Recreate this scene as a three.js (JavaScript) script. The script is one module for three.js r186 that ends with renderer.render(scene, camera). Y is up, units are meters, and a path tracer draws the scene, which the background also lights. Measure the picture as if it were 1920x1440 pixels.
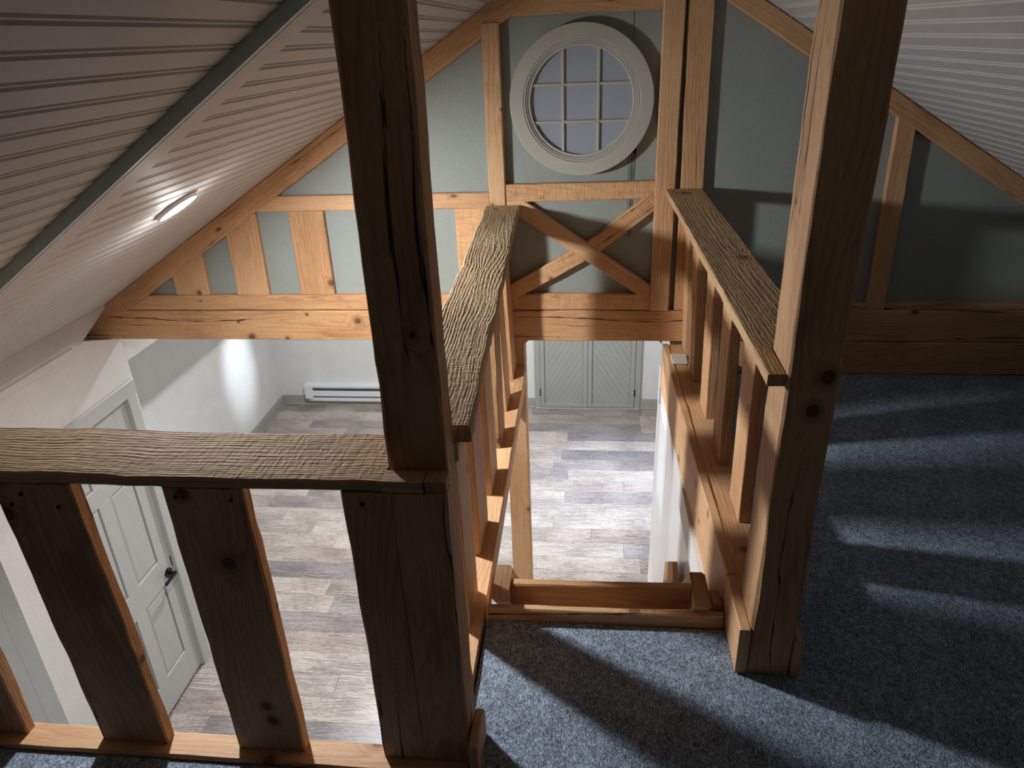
import * as THREE from 'three';
import { RectAreaLightUniformsLib } from 'three/addons/lights/RectAreaLightUniformsLib.js';
import { mergeGeometries } from 'three/addons/utils/BufferGeometryUtils.js';
RectAreaLightUniformsLib.init();

// ---------------------------------------------------------------- camera, sky, exposure
const scene = new THREE.Scene();
scene.background = new THREE.Color(0x000000);
const EYE = new THREE.Vector3(0, 1.62, 0);                    // eye 1.62 m above the loft carpet
// camera turn from the two vanishing points of the photograph (depth and vertical), focal length in pixels of the 1920x1440 frame
const FPX = Math.sqrt(-(150 * 115 - 660 * 2880));
const cv = new THREE.Vector3(115, 2880, FPX).normalize();     // image axes: right, down, forward
const cd = new THREE.Vector3(150, -660, FPX).normalize();
cd.addScaledVector(cv, -cd.dot(cv)).normalize();
const cx = new THREE.Vector3().crossVectors(cv, cd);
const camera = new THREE.PerspectiveCamera(2 * Math.atan(720 / FPX) * 180 / Math.PI, 4 / 3, 0.05, 60);
camera.position.copy(EYE);
camera.quaternion.setFromRotationMatrix(new THREE.Matrix4().makeBasis(
  new THREE.Vector3(cx.x, -cv.x, -cd.x), new THREE.Vector3(-cx.y, cv.y, cd.y), new THREE.Vector3(-cx.z, cv.z, cd.z)));
scene.add(camera);
const renderer = new THREE.WebGLRenderer();
renderer.toneMapping = THREE.LinearToneMapping;
renderer.toneMappingExposure = 2.5;
renderer.shadowMap.enabled = true;

// ---------------------------------------------------------------- the measures of the place (metres)
const FL = -2.24;                       // lower floor
const GZ = -3.54;                       // front of the gable timbers
const PZ = -3.578;                      // front of the gable panels
const XW = -2.64;                       // wall with the door
const XF = -3.6, ZF = -7.45;            // far room: left and back wall
const XR = 2.78, ZB = 4.0;              // right side, wall behind the viewer
const SL = 0.631, SR = 0.63;
const roofL = x => 1.296 + SL * (x + 1.1664);
const roofR = x => 1.714 - SR * (x - 0.7306);
const RX = 0.1126, RY = 2.103;

// ---------------------------------------------------------------- helpers
let seedN = 7;
function rng(s) { let a = s >>> 0; return () => { a = (a + 0x6D2B79F5) | 0; let t = Math.imul(a ^ (a >>> 15), 1 | a); t = (t + Math.imul(t ^ (t >>> 7), 61 | t)) ^ t; return ((t ^ (t >>> 14)) >>> 0) / 4294967296; }; }
const R0 = rng(11);
function noise2(seed, px, py) {          // value noise that repeats every px, py cells
  const r = rng(seed), n = px * py, t = new Float32Array(n);
  for (let i = 0; i < n; i++) t[i] = r() * 2 - 1;
  return (x, y) => {
    const xi = Math.floor(x), yi = Math.floor(y); let fx = x - xi, fy = y - yi;
    fx = fx * fx * (3 - 2 * fx); fy = fy * fy * (3 - 2 * fy);
    const x0 = ((xi % px) + px) % px, x1 = (x0 + 1) % px, y0 = (((yi % py) + py) % py) * px, y1 = ((((yi + 1) % py) + py) % py) * px;
    const a = t[y0 + x0] + (t[y0 + x1] - t[y0 + x0]) * fx, b = t[y1 + x0] + (t[y1 + x1] - t[y1 + x0]) * fx;
    return a + (b - a) * fy;
  };
}
const n1s = [0, 1, 2, 3, 4, 5, 6, 7].map(i => noise2(100 + i, 256, 2));
const sm = (a, b, x) => { const t = Math.min(1, Math.max(0, (x - a) / (b - a))); return t * t * (3 - 2 * t); };
function tex(data, w, h, srgb) {
  const t = new THREE.DataTexture(data, w, h); t.wrapS = t.wrapT = THREE.RepeatWrapping; t.magFilter = THREE.LinearFilter; t.minFilter = THREE.LinearMipmapLinearFilter; t.generateMipmaps = true;
  if (srgb) t.colorSpace = THREE.SRGBColorSpace; t.needsUpdate = true; return t;
}
// sawn softwood: 2.4 m along the grain (u), 0.6 m across it (v)
const WU = 2.4, WV = 0.6;
function woodTex(seed, o) {
  const W = o.W || 2048, H = o.H || 512, col = new Uint8Array(W * H * 4), bmp = new Uint8Array(W * H * 4), r = rng(seed);
  const nA = noise2(seed + 1, 3, 5), nB = noise2(seed + 2, 8, 16), nC = noise2(seed + 3, 120, 200), nD = noise2(seed + 4, 420, 24), nE = noise2(seed + 5, 10, 6), nF = noise2(seed + 6, 40, 40), nG = noise2(seed + 8, 24, 160);
  const kn = []; for (let i = 0; i < (o.knots ?? 9); i++) kn.push([r() * WU, r() * WV, 0.006 + 0.012 * r() * (o.knotSize || 1), r() * 0.5 - 0.25]);
  const ck = []; for (let i = 0; i < (o.checks ?? 4); i++) ck.push([r() * WU, r() * WV, 0.12 + r() * 0.45, 0.0009 + 0.0012 * r(), r() * 9]);
  const lerp = (a, b, t) => a + (b - a) * t;
  for (let j = 0; j < H; j++) for (let i = 0; i < W; i++) {
    const u = i / W * WU, v = j / H * WV, U = i / W, V = j / H;
    let g = V * (o.rings || 34) + 3.2 * nA(U * 3, V * 5) + 0.9 * nB(U * 8, V * 16), core = 0, ring = 0;
    for (const k of kn) {
      let du = u - k[0], dv = v - k[1]; du -= Math.round(du / WU) * WU; dv -= Math.round(dv / WV) * WV;
      if (Math.abs(du) > 0.2 || Math.abs(dv) > 0.1) continue;
      const q = (du * du) / (k[2] * k[2] * 9) + (dv * dv) / (k[2] * k[2] * 2.6);
      g += 3.2 * Math.exp(-q) * Math.sign(dv + k[3] * 0.01);
      const d = Math.sqrt(du * du * 0.8 + dv * dv) / k[2] + 0.14 * nF(U * 40, V * 40);
      core = Math.max(core, 1 - sm(0.75, 1.1, d)); ring = Math.max(ring, (1 - sm(1.0, 2.2, d)) * 0.5);
    }
    const fr = g - Math.floor(g), late = Math.pow(fr, 3) * (1 - sm(0.9, 1.0, fr));
    const fib = nC(U * 120, V * 200), saw = nD(U * 420, V * 24 + (o.sawTilt || 0) * U * 24), fleck = nG(U * 24, V * 160), blot = nE(U * 10, V * 6), mot = nF(U * 40, V * 40);
    let t = 0.16 + late * 0.75 * (0.6 + 0.5 * blot) + (o.fibre || 0.12) * fib + (o.fleck || 0.1) * fleck + 0.16 * blot + (o.saw || 0) * saw + 0.05 * mot;
    let crack = 0;
    for (const c of ck) {
      let du = u - c[0]; du -= Math.round(du / WU) * WU; if (Math.abs(du) > c[2]) continue;
      const y = c[1] + 0.012 * Math.sin(du * 5 + c[4]) + 0.004 * fleck; let dv = v - y; dv -= Math.round(dv / WV) * WV;
      const w = c[3] * (1 - Math.pow(Math.abs(du) / c[2], 2)); crack = Math.max(crack, 1 - sm(w * 0.6, w * 1.7, Math.abs(dv)));
    }
    t = Math.min(1, Math.max(0, t));
    const q = (j * W + i) * 4, st = Math.max(0, blot * 0.5 + mot * 0.35 - 0.18) * (o.stain || 0);
    for (let c = 0; c < 3; c++) {
      let x = lerp(o.early[c], o.late[c], t); x = lerp(x, o.stainC[c], Math.min(1, st)); x = lerp(x, o.knot[c], Math.max(core * 0.8, ring * 0.55)); x *= 1 - 0.75 * crack;
      col[q + c] = Math.max(0, Math.min(255, x));
    }
    let b = 0.5 + (o.ridge || 0.12) * (late - 0.3) * (0.5 + 0.5 * sm(-0.3, 0.5, blot)) + 0.1 * fib + 0.08 * fleck + (o.sawB || 0) * saw + 0.07 * mot + 0.1 * core - 0.5 * crack;
    b = Math.max(0, Math.min(1, b)) * 255; bmp[q] = bmp[q + 1] = bmp[q + 2] = b; col[q + 3] = bmp[q + 3] = 255;
  }
  return { map: tex(col, W, H, true), bump: tex(bmp, W, H, false) };
}
function woodMats(t, tints, rough, bump) {
  return tints.map(c => new THREE.MeshStandardMaterial({ map: t.map, bumpMap: t.bump, bumpScale: bump, roughness: rough, metalness: 0, color: new THREE.Color().setRGB(...c) }));
}
const T = {
  pine: woodTex(21, { early: [214, 174, 132], late: [174, 126, 84], knot: [110, 68, 44], stainC: [178, 136, 96], stain: 0.7, rings: 30, ridge: 0.16, saw: 0.05, sawB: 0.05 }),
  beam: woodTex(37, { early: [208, 164, 119], late: [160, 111, 71], knot: [84, 54, 36], stainC: [150, 106, 70], stain: 0.8, rings: 24, ridge: 0.18, checks: 9, saw: 0.03, sawB: 0.03 }),
  sawn: woodTex(53, { early: [213, 170, 124], late: [174, 124, 81], knot: [118, 70, 44], stainC: [192, 144, 98], stain: 0.4, rings: 16, ridge: 0.06, saw: 0.22, sawB: 0.26, sawTilt: 2 }),
  grey: woodTex(71, { early: [198, 172, 136], late: [142, 114, 82], knot: [100, 78, 58], stainC: [170, 148, 118], stain: 0.5, rings: 58, ridge: 0.5, saw: 0.06, sawB: 0.16, knots: 7, knotSize: 1.6, checks: 8 }),
  post: woodTex(89, { early: [200, 160, 119], late: [150, 110, 75], knot: [78, 52, 36], stainC: [146, 106, 72], stain: 1.0, rings: 22, ridge: 0.14, checks: 7, knots: 12, knotSize: 1.2, saw: 0.04, sawB: 0.05 }),
  vinyl: woodTex(97, { W: 2048, H: 512, early: [200, 193, 187], late: [118, 109, 105], knot: [116, 107, 103], stainC: [148, 141, 142], stain: 1.1, rings: 46, ridge: 0.1, knots: 0, checks: 0, saw: 0, sawB: 0, fleck: 0.24, fibre: 0.3 }),
};
const M = {
  pine: woodMats(T.pine, [[1, 1, 1], [0.93, 0.9, 0.86], [0.86, 0.8, 0.74]], 0.62, 0.0012),
  beam: woodMats(T.beam, [[1, 1, 1], [0.9, 0.86, 0.82]], 0.62, 0.0015),
  sawn: woodMats(T.sawn, [[1, 1, 1], [0.94, 0.92, 0.9]], 0.7, 0.0014),
  grey: woodMats(T.grey, [[1, 1, 1], [0.95, 0.88, 0.78]], 0.85, 0.0042),
  post: woodMats(T.post, [[1, 1, 1], [0.92, 0.9, 0.88]], 0.72, 0.0018),
  floor: woodMats(T.vinyl, [[1.0, 0.98, 0.95], [0.80, 0.75, 0.72], [0.68, 0.67, 0.70], [0.92, 0.88, 0.85], [0.58, 0.585, 0.63]], 0.32, 0.0003),
};
function speckTex(seed, n, f) {           // generic n x n colour/bump noise
  const c = new Uint8Array(n * n * 4), b = new Uint8Array(n * n * 4);
  for (let j = 0; j < n; j++) for (let i = 0; i < n; i++) { const [x, h] = f(i / n, j / n); const q = (j * n + i) * 4; for (let k = 0; k < 3; k++) c[q + k] = Math.max(0, Math.min(255, x[k])); b[q] = b[q + 1] = b[q + 2] = Math.max(0, Math.min(255, h * 255)); c[q + 3] = b[q + 3] = 255; }
  return { map: tex(c, n, n, true), bump: tex(b, n, n, false) };
}
const paintTex = (() => { const a = noise2(301, 90, 90), b = noise2(302, 256, 256), c = noise2(303, 8, 8); return speckTex(1, 512, (u, v) => { const h = 0.5 + 0.28 * a(u * 90, v * 90) + 0.16 * b(u * 256, v * 256), k = 248 + 4 * c(u * 8, v * 8) + 3 * a(u * 90, v * 90); return [[k, k, k], h]; }); })();   // 1 m tile
const carpetTex = (() => {                  // 0.5 m tile: short looped rows with flecks of lighter and darker yarn
  const a = noise2(311, 256, 110), b = noise2(312, 340, 340), c = noise2(313, 40, 40), d = noise2(314, 6, 6);
  return speckTex(2, 1024, (u, v) => {
    const row = 0.5 + 0.5 * Math.cos(v * Math.PI * 2 * 88), loop = a(u * 256, v * 110), f = b(u * 340, v * 340), m = c(u * 40, v * 40), s = d(u * 6, v * 6);
    const k = 1 + 0.34 * loop + 0.34 * f + 0.1 * (row - 0.5) + 0.12 * m + 0.05 * s;
    return [[126 * k, 140 * k, 156 * k], 0.45 + 0.22 * loop + 0.2 * f + 0.12 * row];
  });
})();
function paint(hex, rough = 0.55, bump = 0.0006) { return new THREE.MeshStandardMaterial({ color: hex, map: paintTex.map, bumpMap: paintTex.bump, bumpScale: bump, roughness: rough }); }
const MP = {
  white: paint(0xe4e5e3), ceil: paint(0xbcbab9, 0.6, 0.0003), grey: paint(0x98a09b, 0.5, 0.0004), trim: paint(0xa8a8a2, 0.45, 0.0002), batten: paint(0xb2cad2, 0.5, 0.0003),
  door: paint(0xbfc2c0, 0.4, 0.0002), heater: paint(0xe9ebee, 0.35, 0.0001), win: paint(0xb4b3a8, 0.5, 0.0002), closet: paint(0xa9aba6, 0.45, 0.0002), block: paint(0xd9d8c8, 0.6, 0.0003), green: paint(0xa9b8a6, 0.6, 0.0003), sub: paint(0x8d8378, 0.8, 0.0005),
  black: new THREE.MeshStandardMaterial({ color: 0x16161a, roughness: 0.35, metalness: 0.6 }),
  carpet: new THREE.MeshStandardMaterial({ map: carpetTex.map, bumpMap: carpetTex.bump, bumpScale: 0.0013, roughness: 1 }),
  frost: new THREE.MeshPhysicalMaterial({ color: 0xaeb5bf, roughness: 1, transmission: 0.35, thickness: 0, ior: 1.45 }),
  lens: new THREE.MeshStandardMaterial({ color: 0xffffff, emissive: 0xffffff, emissiveIntensity: 3, roughness: 0.5 }),
  screw: new THREE.MeshStandardMaterial({ color: 0xb8b8b2, roughness: 0.4, metalness: 0.8 }),
};
const used = {};
function numbered(n) { if (!(n in used)) { used[n] = 0; return n; } used[n]++; return n + '_' + String(used[n]).padStart(3, '0'); }
function add(o, parent) { (parent || scene).add(o); return o; }
function thing(name, label, category, pos = [0, 0, 0], group, kind) {
  const g = new THREE.Group(); g.name = numbered(name); g.position.set(...pos); g.userData = { label, category };
  if (group) g.userData.group = group; if (kind) g.userData.kind = kind; scene.add(g); return g;
}
const struct = (name, label, category, pos) => thing(name, label, category, pos, null, 'structure');
function part(name, geo, mat, parent, label) {           // geometry is given in world metres
  const w = new THREE.Vector3(); parent.updateWorldMatrix(true, false); parent.getWorldPosition(w); geo.translate(-w.x, -w.y, -w.z);
  const m = new THREE.Mesh(geo, mat); m.name = name; m.castShadow = m.receiveShadow = true; if (label) m.userData.label = label; parent.add(m); return m;
}
function box(x0, x1, y0, y1, z0, z1, ch = 0, uvs = 1) {  // box with chamfered edges, uv in metres
  const g = new THREE.BufferGeometry(), P = [], N = [], U = [];
  const lo = [Math.min(x0, x1), Math.min(y0, y1), Math.min(z0, z1)], hi = [Math.max(x0, x1), Math.max(y0, y1), Math.max(z0, z1)];
  ch = Math.min(ch, (hi[0] - lo[0]) / 2.2, (hi[1] - lo[1]) / 2.2, (hi[2] - lo[2]) / 2.2);
  const tri = (a, b, c) => {
    const e = new THREE.Vector3(b[0] - a[0], b[1] - a[1], b[2] - a[2]), f = new THREE.Vector3(c[0] - a[0], c[1] - a[1], c[2] - a[2]); const n = e.cross(f).normalize();
    const ax = Math.abs(n.x) > 0.8 ? 0 : Math.abs(n.y) > 0.8 ? 1 : 2, [p, q] = ax === 0 ? [2, 1] : ax === 1 ? [0, 2] : [0, 1];
    for (const v of [a, b, c]) { P.push(...v); N.push(n.x, n.y, n.z); U.push(v[p] / uvs, v[q] / uvs); }
  };
  const quad = (a, b, c, d) => { tri(a, b, c); tri(a, c, d); };
  const at = (i, s, u, su, v, sv) => { const p = [0, 0, 0]; p[i] = s; p[u] = su; p[v] = sv; return p; };
  for (let i = 0; i < 3; i++) { const u = (i + 1) % 3, v = (i + 2) % 3;
    for (const s of [0, 1]) { const S = s ? hi[i] : lo[i], a = at(i, S, u, lo[u] + ch, v, lo[v] + ch), b = at(i, S, u, hi[u] - ch, v, lo[v] + ch), c = at(i, S, u, hi[u] - ch, v, hi[v] - ch), d = at(i, S, u, lo[u] + ch, v, hi[v] - ch); s ? quad(a, b, c, d) : quad(d, c, b, a); } }
  if (ch > 0) {
    const ctr = [(lo[0] + hi[0]) / 2, (lo[1] + hi[1]) / 2, (lo[2] + hi[2]) / 2];
    const outq = (...v) => { const e = new THREE.Vector3(...v[1].map((x, k) => x - v[0][k])), f = new THREE.Vector3(...v[2].map((x, k) => x - v[0][k])); const n = e.cross(f); const o = v[0][0] * n.x + v[0][1] * n.y + v[0][2] * n.z - (ctr[0] * n.x + ctr[1] * n.y + ctr[2] * n.z); if (o < 0) v.reverse(); v.length === 4 ? quad(...v) : tri(...v); };
    for (let i = 0; i < 3; i++) { const u = (i + 1) % 3, v = (i + 2) % 3;                    // edges along i
      for (const su of [0, 1]) for (const sv of [0, 1]) { const Us = su ? hi[u] : lo[u], Ui = su ? hi[u] - ch : lo[u] + ch, Vs = sv ? hi[v] : lo[v], Vi = sv ? hi[v] - ch : lo[v] + ch, a = lo[i] + ch, b = hi[i] - ch;
        outq(at(i, a, u, Us, v, Vi), at(i, b, u, Us, v, Vi), at(i, b, u, Ui, v, Vs), at(i, a, u, Ui, v, Vs)); } }
    for (const a of [0, 1]) for (const b of [0, 1]) for (const c of [0, 1]) { const S = [a, b, c].map((s, k) => s ? hi[k] : lo[k]), I = [a, b, c].map((s, k) => s ? hi[k] - ch : lo[k] + ch); outq([S[0], I[1], I[2]], [I[0], S[1], I[2]], [I[0], I[1], S[2]]); }
  }
  g.setAttribute('position', new THREE.Float32BufferAttribute(P, 3)); g.setAttribute('normal', new THREE.Float32BufferAttribute(N, 3)); g.setAttribute('uv', new THREE.Float32BufferAttribute(U, 2)); return g;
}
const V3 = a => new THREE.Vector3(...a);
// a sawn timber from A to B (centres of its ends); wv, tv: full width and thickness vectors; ends may be cut by planes [nx,ny,nz,d]
function timber(A, B, wv, tv, o = {}) {
  A = V3(A); B = V3(B); const W = V3(wv), Tt = V3(tv), ax = B.clone().sub(A), len = ax.length(); ax.normalize();
  const hw = W.length() / 2, ht = Tt.length() / 2; W.normalize(); Tt.normalize();
  const sd = o.seed ?? (seedN += 13), rr = rng(sd), j = o.j ?? 0.0016, ch0 = o.ch ?? 0.004, n = Math.max(3, Math.min(60, Math.round(len / 0.05)));
  const u0 = o.u0 ?? rr() * WU, v0 = o.v0 ?? rr() * WV, ph = [rr() * 200, rr() * 200, rr() * 200, rr() * 200, rr() * 200];
  const nn = (k, s) => n1s[k](s, 0.5);
  const loops = [];
  for (let i = 0; i <= n; i++) {
    const s = i / n, L = s * len, c = A.clone().lerp(B, s);
    const wob = k => j * (0.65 * nn(k, ph[k] + L * 6) + 0.5 * nn(k + 4 & 7, ph[k] + L * 21));
    const wp = hw + wob(0), wm = hw + wob(1), tp = ht + wob(2), tm = ht + wob(3), c1 = Math.max(0.0008, ch0 * (1 + 0.7 * nn(4, ph[4] + L * 9))), c2 = Math.max(0.0008, ch0 * (1 + 0.7 * nn(5, ph[4] + L * 11))), c3 = Math.max(0.0008, ch0 * (1 + 0.7 * nn(6, ph[4] + L * 8)));
    const pts = [[-wm + c1, -tm], [wp - c2, -tm], [wp, -tm + c2], [wp, tp - c3], [wp - c3, tp], [-wm + c1, tp], [-wm, tp - c1], [-wm, -tm + c1]];
    loops.push(pts.map(([a, b]) => { const p = c.clone().addScaledVector(W, a).addScaledVector(Tt, b);
      const pl = i === 0 ? o.cutA : i === n ? o.cutB : null;
      if (pl) { const m = new THREE.Vector3(pl[0], pl[1], pl[2]), den = m.dot(ax); p.addScaledVector(ax, (pl[3] - m.dot(p)) / den); } return p; }));
  }
  const flip = new THREE.Vector3().crossVectors(W, Tt).dot(ax) < 0, P = [], U = [], I = [], N = [];
  let per = v0;
  for (let k = 0; k < 8; k++) {
    const k2 = (k + 1) % 8, wd = loops[0][k].distanceTo(loops[0][k2]), b = P.length / 3;
    const e = loops[0][k2].clone().sub(loops[0][k]), nrm = new THREE.Vector3().crossVectors(e, ax).normalize(); if (flip) nrm.negate();
    for (let i = 0; i <= n; i++) { for (const [q, v] of [[k, per], [k2, per + wd]]) { const p = loops[i][q]; P.push(p.x, p.y, p.z); N.push(nrm.x, nrm.y, nrm.z); const al = p.clone().sub(A).dot(ax); U.push((al + u0) / WU, v / WV); }
      if (i) { const a = b + (i - 1) * 2; flip ? I.push(a, a + 2, a + 1, a + 1, a + 2, a + 3) : I.push(a, a + 1, a + 2, a + 1, a + 3, a + 2); } }
    per += wd;
  }
  for (const e of [0, n]) { const b = P.length / 3, nr = ax.clone().multiplyScalar(e ? 1 : -1); for (const p of loops[e]) { P.push(p.x, p.y, p.z); N.push(nr.x, nr.y, nr.z); const d = p.clone().sub(A); U.push((d.dot(Tt) * 0.7 + u0) / WU, (d.dot(W) * 0.7 + v0) / WV); } for (let k = 1; k < 7; k++) (e ? !flip : flip) ? I.push(b, b + k, b + k + 1) : I.push(b, b + k + 1, b + k); }
  const g = new THREE.BufferGeometry(); g.setAttribute('position', new THREE.Float32BufferAttribute(P, 3)); g.setAttribute('normal', new THREE.Float32BufferAttribute(N, 3)); g.setAttribute('uv', new THREE.Float32BufferAttribute(U, 2)); g.setIndex(I);
  const k = g.toNonIndexed(); return k;
}
// axis-aligned timber, grain along 'x', 'y' or 'z'
function tbox(x0, x1, y0, y1, z0, z1, dir, o) {
  const c = [(x0 + x1) / 2, (y0 + y1) / 2, (z0 + z1) / 2];
  if (dir === 'x') return timber([x0, c[1], c[2]], [x1, c[1], c[2]], [0, y1 - y0, 0], [0, 0, z1 - z0], o);
  if (dir === 'y') return timber([c[0], y0, c[2]], [c[0], y1, c[2]], [x1 - x0, 0, 0], [0, 0, z1 - z0], o);
  return timber([c[0], c[1], z0], [c[0], c[1], z1], [x1 - x0, 0, 0], [0, y1 - y0, 0], o);
}
// plate with an outline in x,y (or any two axes) and a thickness; uv in metres
function plate(pts, z0, z1, holes = [], uvs = 1, bevel = 0) {
  const s = new THREE.Shape(pts.map(p => new THREE.Vector2(...p))); for (const h of holes) s.holes.push(h);
  const g = new THREE.ExtrudeGeometry(s, { depth: z1 - z0 - 2 * bevel, bevelEnabled: bevel > 0, bevelThickness: bevel, bevelSize: bevel, bevelOffset: -bevel, bevelSegments: 1, curveSegments: 64 }); g.translate(0, 0, z0 + bevel);
  const p = g.attributes.position, u = g.attributes.uv, n = g.attributes.normal; for (let i = 0; i < p.count; i++) { Math.abs(n.getZ(i)) > 0.5 ? u.setXY(i, p.getX(i) / uvs, p.getY(i) / uvs) : u.setXY(i, (p.getX(i) + p.getY(i)) / uvs, p.getZ(i) / uvs); } return g;
}
// plan outline (x,z) extruded in y: used for notched timbers. grain along x or z
function planTimber(pts, y0, y1, dir, u0, v0, bevel = 0.003) {
  const g = plate(pts.map(([x, z]) => [x, -z]), y0, y1, [], 1, bevel); g.rotateX(-Math.PI / 2);
  woodUV(g, dir, u0, v0); return g;
}
function woodUV(g, dir, u0 = 0, v0 = 0) {
  const p = g.attributes.position, n = g.attributes.normal, u = g.attributes.uv, d = 'xyz'.indexOf(dir);
  for (let i = 0; i < p.count; i++) { const P = [p.getX(i), p.getY(i), p.getZ(i)], N = [Math.abs(n.getX(i)), Math.abs(n.getY(i)), Math.abs(n.getZ(i))];
    if (N[d] > 0.8) { const [a, b] = [0, 1, 2].filter(k => k !== d); u.setXY(i, (P[a] + u0) / WU, (P[b] + v0) / WV); }
    else { const rest = [0, 1, 2].filter(k => k !== d), c = N[rest[0]] > N[rest[1]] ? rest[1] : rest[0]; u.setXY(i, (P[d] + u0) / WU, (P[c] + v0) / WV); } }
  return g;
}
const pick = (a, i) => a[i % a.length];

// ---------------------------------------------------------------- the shell of the building
const lowFloor = struct('floor', 'grey wood-look vinyl plank floor of the lower room', 'floor', [0, FL, -4]);
part('subfloor', box(XF - 0.15, XR + 0.15, FL - 0.12, FL - 0.006, ZF - 0.15, ZB + 0.1), M.floor[1], lowFloor);
{
  const r = rng(5), wd = 0.189; let row = 0;
  for (let z = ZF; z < -1.7; z += wd, row++) {
    const xr = z < -4.1 ? 1.9 : 0.35, xl = z < -3.7 ? XF + 0.005 : XW + 0.005;
    let x = xl - r() * 1.0;
    while (x < xr) {
      const a = Math.max(x, xl), b = Math.min(x + 1.22, xr); x += 1.22; if (b - a < 0.06) continue;
      const g = box(a + 0.0006, b - 0.0006, FL - 0.006, FL, z + 0.0006, z + wd - 0.0006, 0.0012); const p = g.attributes.position, u = g.attributes.uv, u0 = r() * WU, v0 = r() * WV;
      for (let i = 0; i < p.count; i++) u.setXY(i, (p.getX(i) * 1.0 + u0) / WU, (p.getZ(i) * 0.8 + v0) / WV);
      const q = r(); part('plank', g, M.floor[q < 0.3 ? 0 : q < 0.55 ? 1 : q < 0.72 ? 2 : q < 0.92 ? 3 : 4], lowFloor);
    }
  }
}
const loft = struct('loft_floor', 'charcoal blue ribbed carpet on the loft floor around the stair opening', 'floor', [0.6, 0, 0]);
const carpetUV = g => { const p = g.attributes.position, u = g.attributes.uv; for (let i = 0; i < p.count; i++) u.setXY(i, p.getX(i) / 0.5, (p.getZ(i) + p.getY(i)) / 0.5); return g; };
part('carpet', carpetUV(box(-0.302, 0.4365, -0.012, 0, -1.70, ZB, 0.0008)), MP.carpet, loft);
part('carpet', carpetUV(box(0.4372, XR, -0.012, 0, GZ, ZB, 0.0008)), MP.carpet, loft);
part('carpet', carpetUV(box(XW, -0.304, -0.012, 0, -1.165, ZB, 0.0008)), MP.carpet, loft);
part('deck', box(XW - 0.2, -0.304, -0.2, -0.073, -1.215, ZB), MP.sub, loft);
part('deck', box(-0.455, -0.304, -0.2, 0.0, -1.334, -1.2255), M.pine[0], loft);
part('deck', box(-0.304, 0.405, -0.2, -0.013, -1.74, ZB), MP.sub, loft);
part('deck', box(0.43, XR, -0.2, -0.013, GZ - 0.02, ZB), MP.sub, loft);

const walls = {};
walls.door = struct('wall_left', 'white painted wall with the panel door under the eave', 'wall', [XW, FL, -3]);
part('wall_face', (() => { // door opening z -3.51 .. -2.73, height 2.05
  const s = [[2.40, FL], [2.73, FL], [2.73, FL + 2.05], [3.51, FL + 2.05], [3.51, FL], [3.62, FL], [3.62, 0.15], [3.54, 0.174], [3.22, 0.288], [3.22, 0.36], [2.40, 0.36]];
  const g = plate(s.map(([z, y]) => [z, y]), 0, 0.11); g.rotateY(Math.PI / 2); g.translate(XW - 0.11, 0, 0); return g; })(), MP.white, walls.door);
walls.head = struct('wall_left', 'white bulkhead over the recess beside the far left wall', 'wall', [XW, 0.01, -5.5]);
part('bulkhead', box(XW - 0.11, XW, 0.01, 0.40, ZF, -3.622), MP.white, walls.head);
part('bulkhead', box(XW - 0.11, XW, 0.01, 0.40, -2.398, ZB), MP.white, walls.head);
walls.far = struct('wall_left', 'white side wall at the far left with a streak of lamp light', 'wall', [XF, FL, -5.5]);
part('wall_face', box(XF - 0.1, XF, FL, 0.1, ZF - 0.1, ZB + 0.1), MP.white, walls.far);
walls.ret = struct('wall_left', 'bright white return wall in front of the panel door', 'wall', [-3.1, FL, -2.4]);
part('wall_face', box(XF, XW - 0.112, FL, 0.36, -2.47, -2.40), MP.white, walls.ret);
part('wall_face', box(XF, XW - 0.112, FL, 0.36, -3.62, -3.55), MP.white, walls.ret);
walls.back = struct('wall_back', 'white end wall of the lower room behind heater and closet', 'wall', [0, FL, ZF]);
part('wall_face', box(XF - 0.1, XR + 0.1, FL, 2.2, ZF - 0.1, ZF), MP.white, walls.back);
walls.front = struct('wall_front', 'plain wall closing the loft behind the viewer', 'wall', [0, FL, ZB]);
part('wall_face', box(XF - 0.1, XR + 0.1, FL, 2.2, ZB, ZB + 0.1), MP.grey, walls.front);
walls.right = struct('wall_right', 'white knee wall on the right side of the house', 'wall', [XR, FL, -2]);
part('wall_face', box(XR, XR + 0.1, FL, -0.1, ZF, ZB), MP.white, walls.right);
part('wall_face', box(XR, XR + 0.1, -0.1, 0.46, ZF, ZB), MP.grey, walls.right);
walls.stair = struct('wall_right', 'glossy white wall beside the stair opening under the right railing', 'wall', [0.4, FL, -2.5]);
{ const g = plate([[-0.03 + 0.41, 3.60], [0.378 + 0.09, 3.60], [0.412 + 0.09, -ZB], [0.412, -ZB], [0.412, 1.55]].map(([x, z]) => [x, z]), FL, -0.205); g.rotateX(-Math.PI / 2); part('wall_face', g, paint(0xe6e7ea, 0.3, 0.0002), walls.stair); }
part('wall_face', box(0.38, XR, FL, 0, -3.66, -3.58), MP.white, walls.stair);
part('wall_face', box(0.385, 0.46, -0.21, -0.08, -3.58, -1.75), MP.white, walls.stair);

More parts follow.
